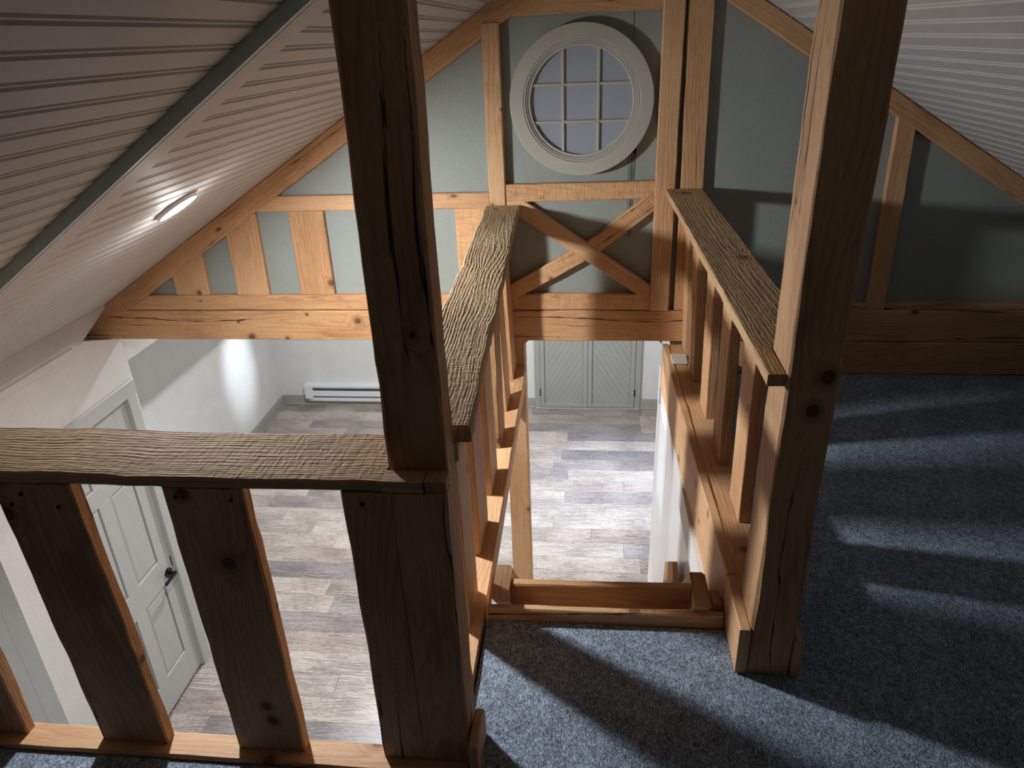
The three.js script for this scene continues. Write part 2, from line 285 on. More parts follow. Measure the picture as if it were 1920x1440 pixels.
// roof slabs, then the beaded ceiling boards one by one
const ceilL = struct('ceiling', 'white beadboard ceiling sloping down to the left eave', 'ceiling', [-1.2, 1.3, -1.5]);
const ceilR = struct('ceiling', 'white beadboard ceiling sloping down to the right', 'ceiling', [1.4, 1.3, -1.5]);
const slab = (xa, ya, xb, yb, th, z0, z1) => plate([[xa, ya], [xb, yb], [xb, yb + th], [xa, ya + th]], z0, z1);
part('roof_slab', slab(XF - 0.2, roofL(XF - 0.2) + 0.056, RX, RY + 0.056, 0.08, ZF - 0.1, ZB + 0.1), MP.ceil, ceilL);
part('roof_slab', slab(RX, RY + 0.056, XR + 0.3, roofR(XR + 0.3) + 0.016, 0.08, ZF - 0.1, ZB + 0.1), MP.ceil, ceilR);
const zStep = x => -1.533 + 0.15 * (x + 0.54);            // the step in the left ceiling runs slightly askew
function ceilingBoards(side, zA, zB, parent, w = 0.0665, lift = 0) {
  const sl = side < 0 ? SL : SR, len = Math.hypot(1, sl), xe = side < 0 ? XW - 0.32 : XR, n = Math.ceil(Math.abs(xe - RX) * len / w);
  const d = new THREE.Vector2(side, -sl).normalize(), nrm = new THREE.Vector2(-side * sl, -1).normalize();   // down the slope; out of the ceiling
  const prof = [[0.0004, 0], [w - 0.0220, 0], [w - 0.0188, -0.0056], [w - 0.0134, -0.0004], [w - 0.0090, -0.0004], [w - 0.0052, -0.0056], [w - 0.0004, 0], [w - 0.0004, -0.012], [0.0004, -0.012]];   // a bead between two grooves on each board
  for (let i = 0; i < n; i++) {
    const P = [], N = [], U = [], I = [], z0 = zA(RX + d.x * i * w), z1 = zB(RX + d.x * i * w);
    const pt = ([s, h]) => [RX + d.x * (i * w + s) + nrm.x * h, RY + lift + d.y * (i * w + s) + nrm.y * h];
    for (let k = 0; k < prof.length; k++) {
      const a = pt(prof[k]), b = pt(prof[(k + 1) % prof.length]), e = new THREE.Vector2(b[0] - a[0], b[1] - a[1]); const m = new THREE.Vector2(e.y, -e.x).normalize().multiplyScalar(side);
      const q = P.length / 3; for (const [p, t] of [[a, prof[k][0]], [b, prof[(k + 1) % prof.length][0]]]) for (const z of [z0, z1]) { P.push(p[0], p[1], z); N.push(m.x, m.y, 0); U.push(z, i * w + t); }
      side < 0 ? I.push(q, q + 1, q + 2, q + 1, q + 3, q + 2) : I.push(q, q + 2, q + 1, q + 1, q + 2, q + 3);
    }
    const g = new THREE.BufferGeometry(); g.setAttribute('position', new THREE.Float32BufferAttribute(P, 3)); g.setAttribute('normal', new THREE.Float32BufferAttribute(N, 3)); g.setAttribute('uv', new THREE.Float32BufferAttribute(U, 2)); g.setIndex(I);
    part('board', g, MP.ceil, parent);
  }
}
const LIFT = 0.037;                                       // the near part of the left ceiling lies this much higher
ceilingBoards(-1, x => zStep(x) - 0.002, () => ZB, ceilL, 0.0705, LIFT); ceilingBoards(-1, () => GZ - 0.03, x => zStep(x) - 0.13, ceilL); ceilingBoards(1, () => GZ - 0.03, () => ZB, ceilR);
// batten across the left slope and the plain strip next to it
function slopeStrip(x0, x1, za, zb, ya, yb) {              // a flat bar lying along the left slope, its ends at za(x), zb(x), between heights ya and yb above the slope
  const P = [], c = []; for (const x of [x0, x1]) for (const h of [ya, yb]) for (const z of [za(x), zb(x)]) c.push([x, roofL(x) + h, z]);
  const f = [[0, 1, 5, 4], [2, 6, 7, 3], [0, 4, 6, 2], [1, 3, 7, 5], [0, 2, 3, 1], [4, 5, 7, 6]], U = [], mid = c.reduce((a, v) => a.map((t, k) => t + v[k] / 8), [0, 0, 0]);
  for (const q of f) { let v = q.map(i => c[i]); const n = new THREE.Vector3(...v[1].map((t, k) => t - v[0][k])).cross(new THREE.Vector3(...v[2].map((t, k) => t - v[0][k]))); if (n.dot(new THREE.Vector3(...v[0].map((t, k) => t - mid[k]))) < 0) v.reverse(); for (const i of [0, 1, 2, 0, 2, 3]) { P.push(...v[i]); U.push(v[i][0] + v[i][1], v[i][2] + v[i][1]); } }
  const g = new THREE.BufferGeometry(); g.setAttribute('position', new THREE.Float32BufferAttribute(P, 3)); g.setAttribute('uv', new THREE.Float32BufferAttribute(U, 2)); g.computeVertexNormals(); return g;
}
const tr1 = struct('trim_1', 'blue grey painted step running up the left slope of the ceiling', 'trim', [-1.3, 1.2, -1.55]);
part('step_board', slopeStrip(XW, RX, x => zStep(x) - 0.02, x => zStep(x), 0, LIFT + 0.01), MP.batten, tr1);
const tr2 = struct('trim_2', 'plain white ceiling strip on the far side of the blue grey step', 'trim', [-1.3, 1.2, -1.6]);
part('strip', slopeStrip(XW, RX, x => zStep(x) - 0.129, x => zStep(x) - 0.0205, -0.001, 0.012), MP.ceil, tr2);
const tr3 = struct('trim_3', 'white eave moulding between sloping ceiling and door wall', 'trim', [XW, 0.3, -2.5]);
part('cove', (() => { const g = plate([[1.30, 0.295], [3.19, 0.295], [3.26, 0.272], [3.50, 0.372], [3.50, 0.40], [1.30, 0.40]], 0, 0.05, [], 1, 0.006); g.rotateY(Math.PI / 2); g.translate(XW - 0.002, 0, 0); return g; })(), MP.ceil, tr3);
part('ledger', box(XW, XW + 0.012, 0.215, 0.255, -3.22, -1.3, 0.003), MP.white, tr3);

// ---------------------------------------------------------------- gable partition: painted panels and the round window
const gable = struct('wall_gable', 'grey painted panels filling the timber gable', 'wall', [0, 0.34, PZ]);
const WC = [-0.045, 1.338];                               // centre of the round window
const circ = (r, cw) => { const p = new THREE.Path(); p.absarc(WC[0], WC[1], r, 0, Math.PI * 2, cw); return p; };
part('panel', plate([[-2.95, 0.17], [-0.43, 0.17], [-0.43, roofL(-0.43)], [-2.62, roofL(-2.62) + 0.01]], PZ - 0.02, PZ), MP.grey, gable);
part('panel', plate([[-0.43, 0.17], [0.1815, 0.17], [0.1815, roofR(0.1815)], [RX, RY], [-0.43, roofL(-0.43)]], PZ - 0.024, PZ - 0.004, [circ(0.262)], 1, 0.0015), MP.grey, gable);
part('panel', plate([[0.1835, 0.17], [0.42, 0.17], [0.42, roofR(0.42)], [0.1835, roofR(0.1835)]], PZ - 0.024, PZ - 0.004, [], 1, 0.0015), MP.grey, gable);
part('panel', plate([[0.42, 0], [XR, 0], [XR, roofR(XR)], [0.42, roofR(0.42)]], PZ - 0.02, PZ), MP.grey, gable);
part('panel', plate([[XW, 0.18], [0.42, 0.18], [0.42, 0], [XR, 0], [XR, roofR(XR)], [RX, RY], [XW, roofL(XW)]], PZ - 0.06, PZ - 0.04, [circ(0.262)]), MP.white, gable);
{
  const w = struct('window_1', 'round grey window with nine frosted panes in the gable', 'window', [WC[0], WC[1], PZ]);
  const ring = (r1, r0, z0, z1, bev) => { const s = new THREE.Shape(); s.absarc(WC[0], WC[1], r1, 0, Math.PI * 2, false); s.holes.push(circ(r0, true)); const g = new THREE.ExtrudeGeometry(s, { depth: z1 - z0 - bev, bevelEnabled: true, bevelThickness: bev, bevelSize: bev, bevelOffset: -bev, bevelSegments: 2, curveSegments: 96 }); g.translate(0, 0, z0); return g; };
  part('outer_ring', ring(0.324, 0.262, PZ - 0.004, PZ + 0.043, 0.003), MP.win, w);
  part('moulding', ring(0.2615, 0.2525, PZ - 0.01, PZ + 0.040, 0.002), MP.win, w);
  part('moulding', ring(0.252, 0.244, PZ - 0.01, PZ + 0.035, 0.002), MP.win, w);
  part('inner_ring', ring(0.2435, 0.231, PZ - 0.03, PZ + 0.030, 0.0025), MP.win, w);
  const xs = [-0.128 - WC[0], 0.032 - WC[0]], ys = [1.411 - WC[1], 1.251 - WC[1]], bw = 0.0068;
  for (const x of xs) { const h = Math.sqrt(0.236 ** 2 - x * x); part('muntin', box(WC[0] + x - bw, WC[0] + x + bw, WC[1] - h, WC[1] + h, PZ - 0.004, PZ + 0.024, 0.0025), MP.win, w); }
  for (const y of ys) { const h = Math.sqrt(0.236 ** 2 - y * y); const e = [-h, xs[0] - bw, xs[0] + bw, xs[1] - bw, xs[1] + bw, h]; for (let k = 0; k < 6; k += 2) part('muntin', box(WC[0] + e[k], WC[0] + e[k + 1], WC[1] + y - bw, WC[1] + y + bw, PZ - 0.004, PZ + 0.023, 0.0025), MP.win, w); }
  // nine panes: the disc cut by the bars
  const gx = [-0.24, xs[0], xs[1], 0.24], gy = [0.24, ys[0], ys[1], -0.24];
  for (let a = 0; a < 3; a++) for (let b = 0; b < 3; b++) {
    let poly = []; for (let k = 0; k < 96; k++) poly.push([0.2345 * Math.cos(k / 96 * 2 * Math.PI), 0.2345 * Math.sin(k / 96 * 2 * Math.PI)]);
    const clip = (pl, f) => { const o = []; for (let i = 0; i < pl.length; i++) { const p = pl[i], q = pl[(i + 1) % pl.length], fp = f(p), fq = f(q); if (fp >= 0) o.push(p); if (fp * fq < 0) { const t = fp / (fp - fq); o.push([p[0] + (q[0] - p[0]) * t, p[1] + (q[1] - p[1]) * t]); } } return o; };
    poly = clip(clip(clip(clip(poly, p => p[0] - gx[a]), p => gx[a + 1] - p[0]), p => gy[b] - p[1]), p => p[1] - gy[b + 1]);
    part('pane', plate(poly.map(p => [p[0] + WC[0], p[1] + WC[1]]), PZ + 0.011, PZ + 0.014), MP.frost, w);
  }
}
// ---------------------------------------------------------------- the timber frame of the gable
const frame = thing('gable_frame', 'exposed timber frame of the gable with rafters studs and cross brace', 'timber frame', [0, 0.175, GZ]);
const bp = PZ - 0.004;                                    // backs of the face boards
part('beam', tbox(-2.95, XR, 0.175, 0.340, GZ - 0.12, GZ, 'x', { j: 0.002, ch: 0.004, v0: 0.02 }), M.beam[0], frame);
part('rafter', timber([-2.72, roofL(-2.72) - 0.058, (GZ + bp) / 2], [RX - 0.02, RY - 0.07, (GZ + bp) / 2], [0.53 * 0.096, -0.845 * 0.096, 0], [0, 0, GZ - bp], { cutA: [0, 1, 0, 0.343], cutB: [1, 0, 0, RX - 0.001] }), M.beam[0], frame);
part('rafter', timber([RX + 0.02, RY - 0.062, (GZ + bp) / 2], [XR, roofR(XR) - 0.05, (GZ + bp) / 2], [-0.53 * 0.08, -0.845 * 0.08, 0], [0, 0, GZ - bp], { cutA: [1, 0, 0, RX + 0.001] }), M.beam[0], frame);
const lowL = x => roofL(x) - 0.113, lowR = x => roofR(x) - 0.095;  // lower edges of the rafters
const cutL = [-SL, 1, 0, 1.296 + SL * 1.1664 - 0.115], cutR = [SR, 1, 0, 1.714 + SR * 0.7306 - 0.096];
part('plate', timber([-2.36, 0.386, GZ - 0.02], [-0.488, 0.386, GZ - 0.02], [0, 0.082, 0], [0, 0, 0.036], { cutA: cutL }), M.beam[0], frame);
part('stud', timber([-0.444, 0.343, GZ - 0.016], [-0.444, 1.72, GZ - 0.016], [0.078, 0, 0], [0, 0, 0.044], { cutB: cutL }), M.pine[0], frame);
part('stud', timber([0.348, 0.343, GZ - 0.014], [0.348, 1.86, GZ - 0.014], [0.092, 0, 0], [0, 0, 0.046]), M.pine[0], frame);
part('rear_stud', timber([0.479, 0.343, GZ - 0.026], [0.458, 1.86, GZ - 0.026], [0.108, 0, 0], [0, 0, 0.042], { cutB: cutR }), M.pine[1], frame);
part('top_board', timber([-0.40, 1.743, GZ - 0.02], [0.301, 1.747, GZ - 0.02], [0, 0.098, 0], [0, 0, 0.036], { cutA: cutL }), M.beam[0], frame);
part('rail', timber([-0.404, 0.934, GZ - 0.02], [0.301, 0.940, GZ - 0.02], [0, 0.084, 0], [0, 0, 0.036]), M.sawn[0], frame);
part('rail', timber([-0.404, 0.387, GZ - 0.02], [0.301, 0.385, GZ - 0.02], [0, 0.084, 0], [0, 0, 0.036]), M.sawn[1], frame);
part('rail', timber([-1.6, 0.903, GZ - 0.02], [-0.486, 0.903, GZ - 0.02], [0, 0.076, 0], [0, 0, 0.036], { cutA: cutL }), M.pine[0], frame);
[[-2.20, -2.015], [-1.858, -1.682], [-1.51, -1.327], [-1.15, -0.97], [-0.66, -0.488]].forEach(([a, b], i) => {
  const x = (a + b) / 2; const top = Math.min(0.864, 3);
  part('board', timber([x, 0.428, GZ - 0.024], [x, top, GZ - 0.024], [b - a, 0, 0], [0, 0, 0.028], i < 1 ? { cutB: cutL } : i === 1 ? { cutB: [0, 1, 0, 0.852] } : {}), i === 4 ? M.sawn[0] : pick(M.pine, i + (i ? 0 : 1)), frame);
});
{ // cross brace: one board runs through, the other is cut in two against it
  const br = (a, b, w, o) => timber([a[0], a[1], GZ - 0.02], [b[0], b[1], GZ - 0.02], (() => { const d = new THREE.Vector2(b[0] - a[0], b[1] - a[1]).normalize(); return [-d.y * w, d.x * w, 0]; })(), [0, 0, 0.036], o);
  part('cross_brace', br([-0.345, 0.872], [0.268, 0.450], 0.078, { cutA: [1, 0, 0, -0.404], cutB: [1, 0, 0, 0.3] }), M.pine[0], frame);
  const dn = new THREE.Vector2(0.613, -0.422).normalize(), nx = -dn.y, ny = dn.x, c0 = nx * -0.345 + ny * 0.872;
  part('cross_brace', br([-0.36, 0.455], [0.0, 0.655], 0.078, { cutA: [1, 0, 0, -0.404], cutB: [nx, ny, 0, c0 - 0.0395] }), M.sawn[0], frame);
  part('cross_brace', br([0.0, 0.655], [0.27, 0.866], 0.078, { cutA: [nx, ny, 0, c0 + 0.0395], cutB: [1, 0, 0, 0.301] }), M.sawn[1], frame);
}
part('stud', timber([1.392, 0.343, GZ - 0.02], [1.378, 1.3, GZ - 0.02], [0.086, 0, 0], [0, 0, 0.036], { cutB: cutR }), M.pine[1], frame);
part('corner_block', plate([[-0.333, 0.176], [-0.31, 0.176], [-0.333, 0.15]].map(p => p), GZ - 0.07, GZ - 0.02), M.beam[1], frame);
part('corner_block', plate([[0.375, 0.176], [0.352, 0.176], [0.375, 0.15]].reverse(), GZ - 0.07, GZ - 0.02), M.beam[1], frame);
part('upper_beam', tbox(0.53, XR, 0.3405, 0.372, GZ - 0.08, GZ - 0.005, 'x'), M.beam[0], frame, 'narrow timber lying on the beam right of the railing');
part('lower_beam', tbox(0.52, XR, 0.002, 0.172, GZ - 0.10, GZ + 0.004, 'x', { j: 0.003 }), M.beam[0], frame, 'lower timber lying on the carpet');

// ---------------------------------------------------------------- posts
function post(name, label, parts, pos) { const t = thing(name, label, 'post', pos); for (const [n, g, m] of parts) part(n, g, m, t); return t; }
post('timber_post', 'dark rough corner post between the front railing and the stair railing', [
  ['shaft', timber([-0.347, 0.0125, -1.292], [-0.347, roofL(-0.347), -1.292], [0.124, 0, 0], [0, 0, 0.084], { ch: 0.006, j: 0.004, cutB: [-SL, 1, 0, 1.296 + SL * 1.1664] }), M.post[0]],
  ['facing_board', timber([-0.337, 0.0125, -1.224], [-0.337, 0.797, -1.224], [0.116, 0, 0], [0, 0, 0.048], { ch: 0.005, j: 0.003 }), M.post[0]],
  ['cheek', timber([-0.303, 0.797, -1.227], [-0.303, 0.824, -1.227], [0.044, 0, 0], [0, 0, 0.042], { ch: 0.003 }), M.post[1]],
], [-0.347, 0.0125, -1.27]);
post('timber_post', 'tall square post at the near end of the right railing', [
  ['shaft', timber([0.498, 0.002, -1.618], [0.506, 1.9, -1.618], [0.116, 0, 0], [0, 0, 0.158], { ch: 0.006, j: 0.004, cutB: [SR, 1, 0, 1.714 + SR * 0.7306] }), M.post[1]],
], [0.498, 0.002, -1.618]);
post('support_post', 'slim timber post standing on the lower floor under the gable beam', [
  ['shaft', timber([-0.395, FL, -3.61], [-0.395, 0.174, -3.61], [0.116, 0, 0], [0, 0, 0.09], { ch: 0.005 }), M.pine[0]],
], [-0.395, FL, -3.61]);

// ---------------------------------------------------------------- railings
{ // front railing over the void on the left
  const t = thing('railing', 'front railing of wide dark boards under a weathered cap rail', 'railing', [-1.4, 0, -1.28]);
  part('cap_rail', timber([XW, 0.812, -1.295], [-0.41, 0.812, -1.297], [0, 0, -0.194], [0, 0.028, 0], { j: 0.005, ch: 0.005, u0: 0.35, v0: 0.13 }), M.grey[1], t);
  part('cap_rail_nose', timber([-0.411, 0.812, -1.223], [-0.327, 0.812, -1.223], [0, 0, -0.046], [0, 0.027, 0], { j: 0.001, ch: 0.003 }), M.post[0], t);
  const bs = [[-1.635, -1.458], [-1.258, -1.075], [-0.882, -0.703], [-0.502, -0.397]];
  bs.forEach(([a, b], i) => part('baluster', timber([(a + b) / 2 + (i === 1 ? 0.015 : 0.006), 0.0125, -1.217], [(a + b) / 2 - (i === 1 ? 0.012 : i === 3 ? -0.006 : 0.003), 0.7975, -1.217], [b - a, 0, 0], [0, 0, 0.034], { j: 0.004, ch: 0.004 }), M.post[i % 2], t));
  for (const [x, y] of [[-1.235, 0.745], [-1.205, 0.772], [-1.128, 0.742], [-0.855, 0.775], [-0.735, 0.772], [-0.455, 0.77]]) { const g = new THREE.CylinderGeometry(0.0042, 0.0042, 0.003, 10); g.rotateX(Math.PI / 2); g.translate(x, y, -1.1985); part('nail', g, MP.black, t, 'dark nail head'); }
  part('baluster', timber([-2.0, 0.0125, -1.217], [-2.0, 0.7975, -1.217], [0.18, 0, 0], [0, 0, 0.034], { j: 0.004 }), M.post[0], t);
  part('baluster', timber([-2.37, 0.0125, -1.217], [-2.37, 0.7975, -1.217], [0.18, 0, 0], [0, 0, 0.034], { j: 0.004 }), M.post[1], t);
  part('sill', timber([XW, -0.03, -1.203], [-0.285, -0.03, -1.203], [0, 0, -0.072], [0, 0.085, 0], { j: 0.002, ch: 0.004 }), M.pine[0], t);
}
{ // left railing of the stair opening
  const t = thing('railing', 'left stair railing with a grey furrowed cap rail and six boards', 'railing', [-0.4, 0, -2.4]);
  const cap = (() => { const z0 = GZ + 0.008, z1 = -1.352; return timber([-0.4225, 0.862, z0], [-0.334, 0.852, z1], [0.166, 0, 0], [0, 0.038, 0], { j: 0.006, ch: 0.006, u0: 0.1, v0: 0.3 }); })();
  part('cap_rail', cap, M.grey[0], t);
  part('under_rail', timber([-0.415, 0.821, GZ + 0.01], [-0.330, 0.806, -1.345], [0.10, 0, 0], [0, 0.04, 0]), M.pine[1], t);
  part('painted_end', box(-0.372, -0.282, 0.787, 0.826, -1.345, -1.337, 0.002), MP.green, t, 'pale green painted end of the rail');
  const zs = [-3.385, -3.035, -2.695, -2.340, -1.98, -1.64], xr = [-0.384, -0.380, -0.372, -0.368, -0.360, -0.345];
  zs.forEach((z, i) => { const w = i === 4 ? 0.20 : i === 3 ? 0.188 : 0.165, x = xr[i] - 0.018, xt = x - 0.004; part('baluster', timber([x, 0.0205, z - w / 2], [xt - (i < 2 ? 0.02 : 0), 0.806, z - w / 2], [0.038, 0, 0], [0, 0, w], { j: 0.0025, ch: 0.004 }), pick([M.pine[1], M.pine[2], M.pine[0], M.post[0]], i * 3 + 1), t); });
  part('sill', timber([-0.405, -0.025, GZ - 0.022], [-0.378, -0.025, -1.335], [0.142, 0, 0], [0, 0.09, 0], { j: 0.002, ch: 0.003 }), M.pine[0], t);
  part('joist', timber([-0.412, -0.125, GZ + 0.03], [-0.385, -0.125, -1.362], [0.10, 0, 0], [0, 0.108, 0]), M.beam[1], t);
}
{ // right railing of the stair opening
  const t = thing('railing', 'right stair railing with a swirling grained cap rail and five boards', 'railing', [0.45, 0, -2.5]);
  const zA = GZ + 0.008;
  part('cap_rail', timber([0.4345, 0.931, zA], [0.483, 0.896, -1.702], [0.165, 0, 0], [0, 0.030, 0], { j: 0.003, ch: 0.003, u0: 1.2, v0: 0.05 }), M.grey[1], t);
  part('cap_rail_lip', timber([0.4215, 0.8965, -1.7015], [0.4235, 0.8935, -1.548], [0.042, 0, 0], [0, 0.030, 0], { j: 0.001, ch: 0.003 }), M.grey[1], t);
  const zs = [-3.42, -3.09, -2.73, -2.37, -2.02], xl = [0.476, 0.474, 0.481, 0.482, 0.489];
  zs.forEach((z, i) => { const w = 0.165; part('baluster', timber([xl[i] + 0.019, 0.160, z - w / 2], [xl[i] + 0.015 - (4 - i) * 0.006, 0.909 - i * 0.006 + (i === 4 ? 0.002 : 0), z - w / 2], [0.038, 0, 0], [0, 0, w], { j: 0.0025, ch: 0.003 }), pick([M.pine[0], M.pine[2], M.pine[0], M.post[0], M.pine[1]], i), t); });
  part('baluster', timber([0.528, 0.160, -1.80], [0.528, 0.878, -1.80], [0.034, 0, 0], [0, 0, 0.185], { j: 0.0025, ch: 0.003 }), M.post[1], t);
  part('sill', timber([0.474, 0.08, GZ + 0.006], [0.50, 0.08, -1.70], [0.131, 0, 0], [0, 0.156, 0], { j: 0.002, ch: 0.003 }), M.pine[0], t);
  part('rim_board', timber([0.391, 0.04, GZ + 0.004], [0.426, 0.04, -1.76], [0.032, 0, 0], [0, 0.245, 0], { j: 0.002, ch: 0.004 }), M.pine[0], t);
  part('rim_board', timber([0.426, 0.082, -1.7595], [0.426, 0.080, -1.537], [0.030, 0, 0], [0, 0.156, 0], { j: 0.001, ch: 0.003 }), M.pine[0], t);
  part('base_board', timber([0.575, 0.065, -3.4], [0.570, 0.065, -1.535], [0.026, 0, 0], [0, 0.125, 0], { j: 0.002, ch: 0.006 }), M.pine[1], t);
}
{ const b = thing('wood_block', 'small white painted wood block lying on the right railing sill', 'block', [0.437, 0.161, -3.33]);
  part('block', timber([0.402, 0.1685, -3.33], [0.472, 0.1685, -3.33], [0, 0, 0.10], [0, 0.014, 0], { j: 0.001, ch: 0.002 }), MP.block, b); }
{ const b = thing('wood_wedge', 'thin rounded offcut of wood beside the foot of the corner post', 'offcut', [-0.262, 0, -1.24]);
  const g = plate([[1.165, 0], [1.30, 0], [1.30, 0.085], [1.275, 0.112], [1.235, 0.118], [1.165, 0.112]], 0, 0.022, [], 1, 0.004); g.rotateY(Math.PI / 2); g.translate(-0.274, 0, 0); woodUV(g, 'y', 0.3, 0.2); part('offcut', g, M.pine[1], b); }

// ---------------------------------------------------------------- stair down to the lower room
const thr = struct('trim_4', 'pale wooden nosing strip where the carpet ends at the stair', 'trim', [0.05, 0, -1.715]);
part('nosing', timber([-0.30, 0.0165, -1.714], [0.405, 0.0165, -1.722], [0, 0.052, 0], [0, 0, 0.026], { ch: 0.004 }), M.pine[0], thr);
{
  const t = thing('loft_stair', 'steep wooden stair hung below the nosing of the loft floor', 'stair', [0.05, FL, -2.7]);
  const dir = new THREE.Vector2(-0.66, -0.751);           // z, y down the flight
  for (const [x0, x1] of [[-0.288, -0.236], [0.318, 0.366]]) {
    const xc = (x0 + x1) / 2, zt = -1.775, yt = 0.085, L = (yt - FL) / 0.751;
    part('stringer', timber([xc, yt, zt], [xc, FL + 0.02, zt - 0.66 * L], [x1 - x0, 0, 0], [0, 0.66 * 0.12, -0.751 * 0.12], { ch: 0.006, cutA: [0, 1, 0, 0.085], cutB: [0, 1, 0, FL] }), M.pine[0], t);
  }
  part('riser_board', timber([-0.235, 0.035, -1.79], [0.317, 0.038, -1.795], [0, 0.085, 0], [0, 0, 0.03], { ch: 0.004 }), M.beam[1], t, 'reddish top board of the stair');
  for (let k = 1; k < 9; k++) { const y = -k * 0.235, z = -1.80 + y * 0.88 - 0.02; part('tread', timber([-0.235, y, z], [0.317, y, z], [0, 0, 0.16], [0, 0.035, 0], { ch: 0.004 }), M.beam[1], t); }
  part('cleat', timber([0.385, 0.03, -1.80], [0.392, 0.03, -1.745], [0.03, 0, 0], [0, 0.06, 0]), M.beam[1], t);
}
{
  const t = thing('handrail', 'short brown handrail on the white wall beside the stair', 'handrail', [0.37, -0.7, -2.7]);
  const pc = (pts, x0, x1) => { const g = plate(pts.map(([z, y]) => [-z, y]), x0, x1, [], 1, 0.002); g.rotateY(Math.PI / 2); return woodUV(g, 'y', 0.4, 0.1); };
  part('rail', pc([[-2.697, -0.557], [-2.469, -0.372], [-2.40, -0.43], [-2.40, -0.62], [-2.56, -0.80], [-2.745, -0.90]], 0.352, 0.374), M.beam[1], t);
  part('bracket', pc([[-2.565, -0.552], [-2.36, -0.381], [-2.20, -0.381], [-2.20, -0.75], [-2.60, -0.80]], 0.338, 0.3515), M.beam[1], t);
}

// ---------------------------------------------------------------- lower room: door, closet, heater, baseboards
{
  const d = struct('door_1', 'grey white six panel door with a black lever handle', 'door', [XW, FL, -3.12]);
  const z0 = -3.505, z1 = -2.735, y0 = FL + 0.012, H = 2.03, X0 = XW - 0.045, X1 = XW - 0.010;
  const leaf = part('leaf', box(X0 - 0.004, X1 - 0.016, y0, y0 + H, z0, z1), MP.door, d);
  const fr = (a, b, c, e, n) => part(n, box(X0, X1, y0 + a, y0 + b, z0 + c, z0 + e, 0.002), MP.door, d);
  const Wd = z1 - z0, st = 0.115, ms = 0.10, c0 = (Wd - ms) / 2;
  fr(0, H, 0, st, 'stile'); fr(0, H, Wd - st, Wd, 'stile');
  const rails = [[0, 0.235], [0.79, 0.97], [1.60, 1.71], [1.915, H]]; for (const [a, b] of rails) fr(a, b, st, Wd - st, 'rail');
  for (const [a, b] of [[0.235, 0.79], [0.97, 1.60], [1.71, 1.915]]) {
    fr(a, b, c0, c0 + ms, 'mullion');
    for (const [c, e] of [[st, c0], [c0 + ms, Wd - st]]) {   // raised field with sloping borders
      const s = new THREE.Shape([[c + 0.022, a + 0.022], [e - 0.022, a + 0.022], [e - 0.022, b - 0.022], [c + 0.022, b - 0.022]].map(p => new THREE.Vector2(z0 + p[0], y0 + p[1])));
      const g = new THREE.ExtrudeGeometry(s, { depth: 0.002, bevelEnabled: true, bevelThickness: 0.006, bevelSize: 0.018, bevelSegments: 1 }); 
      const p = g.attributes.position; for (let i = 0; i < p.count; i++) p.setXYZ(i, X1 - 0.0125 + p.getZ(i), p.getY(i), p.getX(i));
      for (let i = 0; i < p.count; i += 3) { const a = [p.getX(i + 1), p.getY(i + 1), p.getZ(i + 1)]; p.setXYZ(i + 1, p.getX(i + 2), p.getY(i + 2), p.getZ(i + 2)); p.setXYZ(i + 2, ...a); } g.computeVertexNormals();
      part('panel', g, MP.door, d);
    }
  }
  const cz = z0 + 0.062, cy = FL + 0.855;
  const rose = new THREE.CylinderGeometry(0.031, 0.033, 0.012, 28); rose.rotateZ(Math.PI / 2); rose.translate(X1 + 0.006, cy, cz);
  const hd = part('handle', rose, MP.black, d, 'black lever handle');
  const lev = mergeGeometries([(() => { const g = new THREE.CylinderGeometry(0.011, 0.011, 0.05, 16).toNonIndexed(); g.rotateZ(Math.PI / 2); g.translate(X1 + 0.032, cy, cz); return g; })(), box(X1 + 0.044, X1 + 0.058, cy - 0.011, cy + 0.011, cz - 0.012, cz + 0.115, 0.003)]);
  part('lever', lev, MP.black, hd);
  part('strike', box(XW - 0.02, XW - 0.006, cy + 0.01, cy + 0.085, -3.513, -3.5, 0.001), MP.black, d, 'black strike plate');
  // casing
  const cs = struct('trim_5', 'grey white casing around the panel door', 'trim', [XW, FL, -3.12]);
  part('casing', box(XW, XW + 0.016, FL, FL + 2.06, -3.592, -3.51, 0.003), MP.door, cs); part('casing', box(XW, XW + 0.016, FL, FL + 2.06, -2.73, -2.648, 0.003), MP.door, cs);
  part('head_casing', box(XW, XW + 0.020, FL + 2.06, FL + 2.15, -3.602, -2.64, 0.003), MP.door, cs);
  part('jamb', box(XW - 0.1, XW, FL, FL + 2.05, -3.51, -3.5055), MP.door, cs); part('jamb', box(XW - 0.1, XW, FL, FL + 2.05, -2.7345, -2.73), MP.door, cs);
}
